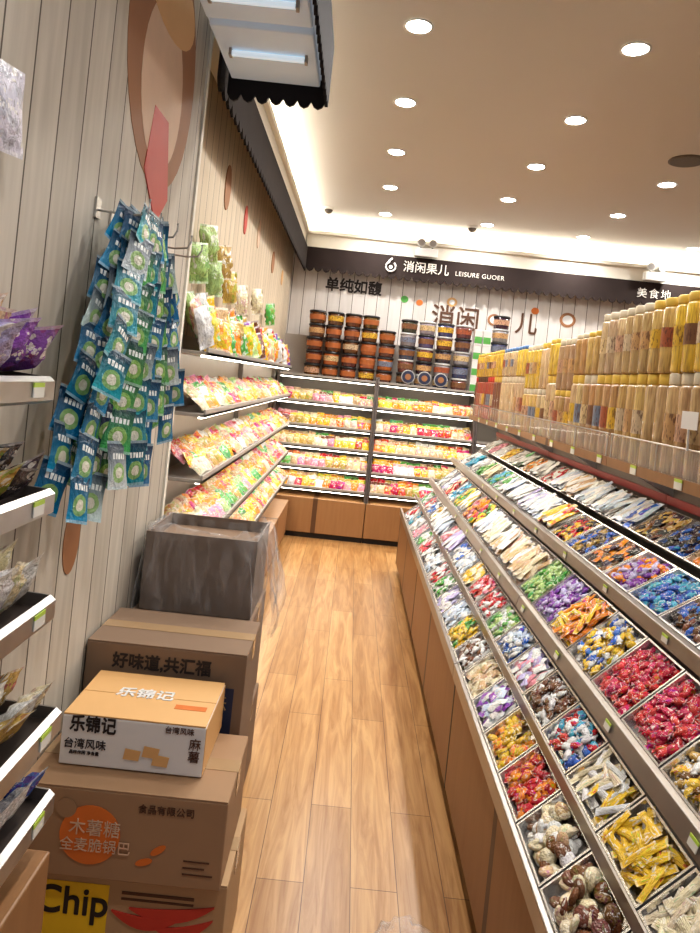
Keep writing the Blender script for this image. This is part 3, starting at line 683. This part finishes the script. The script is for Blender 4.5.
obj('clip',M().tubep([(.937,1.875,1.400),(.935,1.875,1.46)],.003),'white',parent=r)

# ================= NEAR LEFT SHELF =================
r=empty('side_display_shelf',(-.57,.85,0),label='steel tiered shelf with curved price rails and wood base',category='shelf')
tn=[(1.43,-.52),(1.24,-.50),(1.06,-.48),(.87,-.45),(.73,-.447)]
for z,xf in tn:
    obj('shelf_board',M().box(-.678,xf,.45,1.15,z-.012,z),'raild',parent=r)
    obj('price_rail',M().prism([(xf,z-.024),(xf+.010,z-.018),(xf+.010,z+.014),(xf,z+.022),(xf-.004,z+.016),(xf-.004,z-.02)],.45,1.15,'y'),'steel',parent=r)
    obj('end_panel',M().prism([(-.678,z-.03),(xf,z-.02),(xf,z+.02),(-.678,z+.03)],1.150,1.154,'y'),'rail',parent=r)
obj('base_cabinet',M().box(-.678,-.43,.45,1.14,0,.655),'wood',parent=r,bevel=.004)
for yy in (.5,1.12): obj('upright',M().box(-.679,-.665,yy,yy+.02,.655,1.6),'rail',parent=r)
for z,xf in tn: tag((xf+.0105,1.09,z),(0,1,0),(0,0,1),.8)
def pile(z,xf,cols,n,sz,label,up=.25,rows=3):
    me=geo_mesh('snack_packet',packet_geo(sz[0],sz[1],sz[2],7,8,seed=int(z*100),cr=.12),'wr')
    for row in range(rows):
        for i in range(n):
            y=1.115-sz[0]*.5*i-random.uniform(0,.012)
            yv=Vector((.35,random.uniform(-.4,.3),up+random.uniform(0,.3)+.1*row)).normalized(); xv=Vector((0,-1,.1)); zv=xv.cross(yv).normalized(); xv=yv.cross(zv)
            zz=z+abs(yv.z)*sz[1]/2+abs(zv.z)*sz[2]/2+.004
            inst('snack_packet',me,frame((xf-.032-.045*row,y-.01,zz+.016*row),xv,yv,zv),jit(PAL[random.choice(cols)]),label=label,category='snack packet',group='packets on the near side shelf')
pile(1.43,-.52,['lil','pur','lil','bei'],4,(.13,.11,.055),'puffy purple and beige bread packet on the shelf')
pile(1.24,-.50,['drk','gold','drk'],6,(.09,.085,.03),'black and gold snack packet on the shelf')
pile(1.06,-.48,['cre','wht','wht'],6,(.085,.10,.028),'clear pale pouch with printed front on the shelf',up=.6)
pile(.87,-.45,['cre','gold','wht'],6,(.08,.085,.028),'cream and gold snack packet on the shelf')
pile(.73,-.447,['blu','blu','wht'],6,(.08,.08,.028),'blue snack packet on the shelf')
sm=geo_mesh('snack_packet',packet_geo(.11,.15,.03,7,8,seed=77),'wr')
inst('snack_packet',sm,frame((-.645,1.15,1.90),(.1,1,.1),(-.02,-.08,1),(1,-.1,.02)),(.74,.72,.82),label='white and purple packet hanging on the board wall',category='snack packet')

# ================= WALL ART (plain generic shapes) =================
r=empty('wall_graphic',(-.678,2.05,2.3),label='large brown and orange printed graphic on the boards',category='wall graphic')
def dec(pts,m,d,lab=None):
    o=obj('printed_shape',M().prism(pts,-.6798,-.6785+d,'x'),m,parent=r)
    if lab:o['label']=lab
dec(ell(2.06,2.42,.33,.40,32),'bun',0,'brown rounded bun shape')
dec(ell(2.06,2.33,.20,.25,32),'skin',.001,'peach rounded shape')
dec(ell(2.06,2.62,.26,.13,24),'lorange',.002,'orange oval')
dec([(2.00,2.25),(2.14,2.25),(2.21,2.02),(2.11,1.92),(1.96,2.05)],'redp',.002,'red tapered shape')
for k in range(3): dec(ell(1.94+.12*k,2.78,.05,.07,16),'yellow',.003)
dec(ell(1.72,1.02,.05,.09,20),'bun',.0)

# ================= HANGING SNACK STRIPS =================
hooks=[(1.66,1.86),(1.76,1.85),(1.92,1.86),(2.08,1.86),(2.22,1.86)]
for y,z in hooks:
    rr=empty('wall_hook',(-.678,y,z),label='chrome wire display hook on the board wall',category='hook',group='wire display hooks')
    obj('plate',M().box(-.6795,-.674,y-.015,y+.015,z-.03,z+.02),'steel',parent=rr)
    obj('wire',M().tubep([(-.675,y,z-.01),(-.60,y,z-.015),(-.56,y,z-.01),(-.55,y,z+.01),(-.55,y,z+.03)],.003),'steel',parent=rr)
hp=[geo_mesh('hanging_snack_packet',packet_geo(.074,.110,.010,7,8,seed=i+60,cr=.2),'wh') for i in range(3)]
BL=(.02,.26,.50); TE=(.03,.38,.44); GR=(.12,.46,.12); NV=(.03,.09,.18); WH=(.62,.74,.72)
NS=23
for i in range(NS):
    fr=i/(NS-1)
    a=Vector((-.61+.022*(i%3),1.67+.13*fr,1.86-.01*(i%2)))
    ye=1.37+.66*fr; ln=.68+.07*math.sin(i*1.9)-.20*fr*fr-(.16 if i%4==2 else 0)
    bb=Vector((-.60+.075*(i%3)/2,ye+random.uniform(-.02,.02),1.86-ln))
    d=(bb-a); n=max(4,int(d.length/.082)); d.normalize()
    c=[BL,BL,TE,GR,NV,GR,BL,GR,TE,BL,GR][i%11]
    for k in range(n):
        t=a+d*(.05+.082*k)
        t.y+=.05*math.sin(min(1,k/n)*3.1)*fr; t.x+=random.uniform(-.004,.014)
        yv=(-d+Vector((random.uniform(-.10,.14),random.uniform(-.14,.14),0))).normalized(); zv=Vector((1,-.5+random.uniform(-.6,.4),random.uniform(-.25,.25))); xv=yv.cross(zv).normalized(); zv=xv.cross(yv)
        t.x=max(t.x,-.632)
        cc=WH if (k+i)%9==3 else c
        inst('hanging_snack_packet',random.choice(hp),frame(t,xv,yv,zv),jit(cc,.2),label='glossy flat blue and green sachet in a hanging strip',category='snack packet',group='hanging strips of snack packets')

# ================= CARTONS =================
def carton(x0,x1,y0,y1,z0,z1,mat,label,topmat=None,tape=True):
    r=empty('cardboard_box',((x0+x1)/2,(y0+y1)/2,z0),label=label,category='box')
    obj('body',M().box(x0,x1,y0,y1,z0+.001,z1-.004),mat,parent=r,bevel=.003)
    ym=(y0+y1)/2
    obj('flap',M().box(x0+.001,x1-.001,y0+.001,ym-.001,z1-.004,z1),topmat or mat,parent=r,bevel=.001)
    obj('flap',M().box(x0+.001,x1-.001,ym+.001,y1-.001,z1-.004,z1),topmat or mat,parent=r,bevel=.001)
    if tape: obj('packing_tape',M().box(x0+.001,x1+.0012,ym-.025,ym+.025,z1+.0002,z1+.001).box(x1+.0003,x1+.0012,ym-.025,ym+.025,z1-.06,z1+.0004),'tape',parent=r)
    return r
c=carton(-.665,-.175,1.58,1.87,0,.287,'cardl','kraft carton with yellow printed panel on the floor')
obj('printed_panel',M().box(-.64,-.45,1.5785,1.5795,.06,.262),'yellow',parent=c)
text('Chip',.090,(-.535,1.5775,.215),X,Zv,'ink',c,bold=.002)
for k,(x,z,w_,h_,ro) in enumerate(((-.30,.205,.10,.016,.10),(-.36,.182,.08,.015,-.05),(-.27,.170,.07,.013,.2))):
    p=[(x+t*w_*math.cos(ro)-s_*h_*(1-t*t)*math.sin(ro), z+t*w_*math.sin(ro)+s_*h_*(1-t*t*.9)+.02*t*t) for t,s_ in [(-1+.2*q,1) for q in range(11)]+[(1-.2*q,-1) for q in range(11)]]
    obj('printed_shape',M().prism(p,1.5770-.0004*k,1.5795,'y'),'redp',parent=c,label='red chilli shaped print')
for a_,b_ in ((.245,.252),(.232,.237)): obj('printed_line',M().box(-.42,-.25,1.5785,1.5795,a_,b_),'brown',parent=c)
c=carton(-.675,-.19,1.553,1.845,.292,.500,'card','kraft carton with orange circle print, stacked')
obj('printed_shape',M().prism(ell(-.50,.395,.070,.068,28),1.5505,1.552,'y'),'orange',parent=c,label='orange printed disc')
obj('printed_shape',M().prism(ell(-.56,.452,.024,.022,20),1.5495,1.5503,'y'),'card',parent=c)
text('木薯糖',.040,(-.49,1.549,.410),X,Zv,'skin',c)
text('全麦脆锅巴',.033,(-.485,1.549,.370),X,Zv,'skin',c)
for i,(x,z,ro) in enumerate(((-.34,.375,.6),(-.37,.345,.3))):
    obj('printed_shape',M().prism(ell(x,z,.020,.008,14,rot=ro),1.5505,1.552,'y'),'orange',parent=c)
text('食品有限公司',.022,(-.33,1.5515,.465),X,Zv,'brown',c)
for zz,xx in ((.325,-.21),(.340,-.23),(.355,-.22)): obj('printed_line',M().box(-.28,xx,1.5512,1.5525,zz,zz+.003),'brown',parent=c)
c=carton(-.62,-.272,1.63,1.87,.502,.627,'wprint','white and orange printed snack box on top of cartons',topmat='lorange',tape=False)
obj('printed_panel',M().box(-.2718,-.2708,1.632,1.868,.505,.622),'lorange',parent=c)
text('乐锦记',.042,(-.545,1.6285,.602),X,Zv,'ink',c,sx=.9,bold=.0015)
text('乐锦记',.050,(-.46,1.755,.6280),X,(0,1,0),'wprint',c,bold=.002)
obj('printed_panel',M().box(-.37,-.29,1.70,1.722,.6272,.6278),'orange',parent=c)
text('台湾风味',.026,(-.56,1.6285,.555),X,Zv,'ink',c)
text('品味休闲 净含量',.010,(-.56,1.6285,.535),X,Zv,'ink',c)
text('台湾风味',.018,(-.335,1.6285,.610),X,Zv,'brown',c)
text('麻\n薯',.030,(-.295,1.6285,.565),X,Zv,'brown',c)
for k,(x,z) in enumerate(((-.445,.543),(-.400,.553),(-.375,.535))):
    obj('printed_shape',M().prism([(x-.02,z-.012),(x+.018,z-.014),(x+.022,z+.01),(x-.016,z+.014)],1.6275-.0003*k,1.6285,'y'),'lorange',parent=c)
carton(-.672,-.235,1.90,2.17,0,.345,'cardd','plain brown carton on the floor under another')
c=carton(-.675,-.222,1.895,2.16,.347,.697,'cardd','brown carton with dark slogan lettering, stacked')
text('好味道,共汇福',.045,(-.46,1.8935,.645),X,Zv,'ink',c,bold=.0018)
obj('printed_panel',M().box(-.38,-.25,1.8935,1.8945,.40,.60),'navy',parent=c)
text('香酥',.05,(-.315,1.892,.55),X,Zv,'cardl',c)
obj('printed_shape',M().prism(ell(-.54,.585,.07,.022,18),1.8933,1.8945,'y'),'gold',parent=c)
text('食品有限公司出品',.022,(-.55,1.8935,.52),X,Zv,'ink',c)
carton(-.672,-.25,2.22,2.60,0,.30,'cardd','plain brown carton on the floor behind the stack')
carton(-.665,-.26,2.23,2.60,.302,.66,'cardd','brown carton stacked beneath the bagged open box')
r=empty('open_cardboard_box',(-.46,2.42,.662),label='open grey-brown box wrapped in a clear plastic bag',category='box')
x0,x1,y0,y1,z0,z1=-.645,-.27,2.26,2.57,.663,.925; t=.006
b=M(); b.box(x0,x1,y0,y1,z0,z0+t).box(x0,x0+t,y0,y1,z0+t,z1).box(x1-t,x1,y0,y1,z0+t,z1).box(x0+t,x1-t,y0,y0+t,z0+t,z1).box(x0+t,x1-t,y1-t,y1,z0+t,z1)
obj('body',b,'cardg',parent=r)
obj('packing_liner',M().box(x0+.01,x1-.01,y0+.01,y1-.01,.88,.885),'cardd',parent=r)
cx,cy=(x0+x1)/2,(y0+y1)/2; hx,hy=(x1-x0)/2,(y1-y0)/2
V=[];ns=160
lv=[(-.05,.86),(-.025,.90),(-.006,.930),(.008,.944),(.018,.935),(.026,.91),(.032,.88),(.038,.845),(.044,.81),(.048,.775),(.052,.74),(.055,.70),(.056,.66),(.052,.62),(.045,.59)]
for i,(o,z) in enumerate(lv):
    for k in range(ns):
        a=2*math.pi*k/ns; ca,sa=math.cos(a),math.sin(a); e=.34
        ex=math.copysign(abs(ca)**e,ca); ey=math.copysign(abs(sa)**e,sa)
        # mostly vertical folds, slowly drifting with height
        fold=abs(noise.noise(Vector((ex*5,ey*5,i*.12))))*1.2+abs(noise.noise(Vector((ca*13,sa*13,i*.2))))*.6-.35
        f2=min(1,max(0,(i-3)/7))
        of=o+fold*.035*f2
        if i>3: of=max(of,.004)
        xx=cx+ex*(hx+of*(1.2 if ex>0 else .5)); xx=max(xx,-.674)
        V.append((xx,cy+ey*(hy+of*(.35 if ey>0 else 1)),z+fold*.03*f2+.03*noise.noise(Vector((ca*4,sa*4,7.7)))*(1 if i in(3,4) else 0)))
Fc=[(i*ns+k,i*ns+(k+1)%ns,(i+1)*ns+(k+1)%ns,(i+1)*ns+k) for i in range(len(lv)-1) for k in range(ns)]
obj('plastic_bag',M().add(V,Fc),'film',smooth=True,label='thin clear crumpled plastic bag draped over the open box',category='plastic bag')
b=M(); V=[];n=20
for i in range(9):
    ph=math.pi*i/8
    for k in range(n):
        a=2*math.pi*k/n; q=1+.7*noise.noise(Vector((math.cos(a)*2.5,math.sin(a)*2.5,ph*1.5)))
        V.append((.28+.065*math.sin(ph)*math.cos(a)*q,1.80+.06*math.sin(ph)*math.sin(a)*q,.030-.028*math.cos(ph)))
b.add(V,[(i*n+k,i*n+(k+1)%n,(i+1)*n+(k+1)%n,(i+1)*n+k) for i in range(8) for k in range(n)])
obj('plastic_bag',b,'film2',smooth=True,label='small crumpled clear bag lying on the floor',category='plastic bag')

# ================= CAMERA & WORLD =================
cd=bpy.data.cameras.new('camera'); cam=bpy.data.objects.new('camera',cd); C.objects.link(cam)
cam.matrix_world=frame((0,0,1.5),(math.cos(TH),0,math.sin(TH)),(-math.sin(TH),0,math.cos(TH)),(0,-1,0))
cd.sensor_width=36; cd.sensor_fit='AUTO'; cd.lens=36*F/933; cd.shift_x=-6/933; cd.shift_y=-86.5/933; cd.clip_start=.05
scene.camera=cam
w=bpy.data.worlds.new('world'); scene.world=w; w.use_nodes=True
w.node_tree.nodes['Background'].inputs[0].default_value=(.76,.84,1,1); w.node_tree.nodes['Background'].inputs[1].default_value=.36
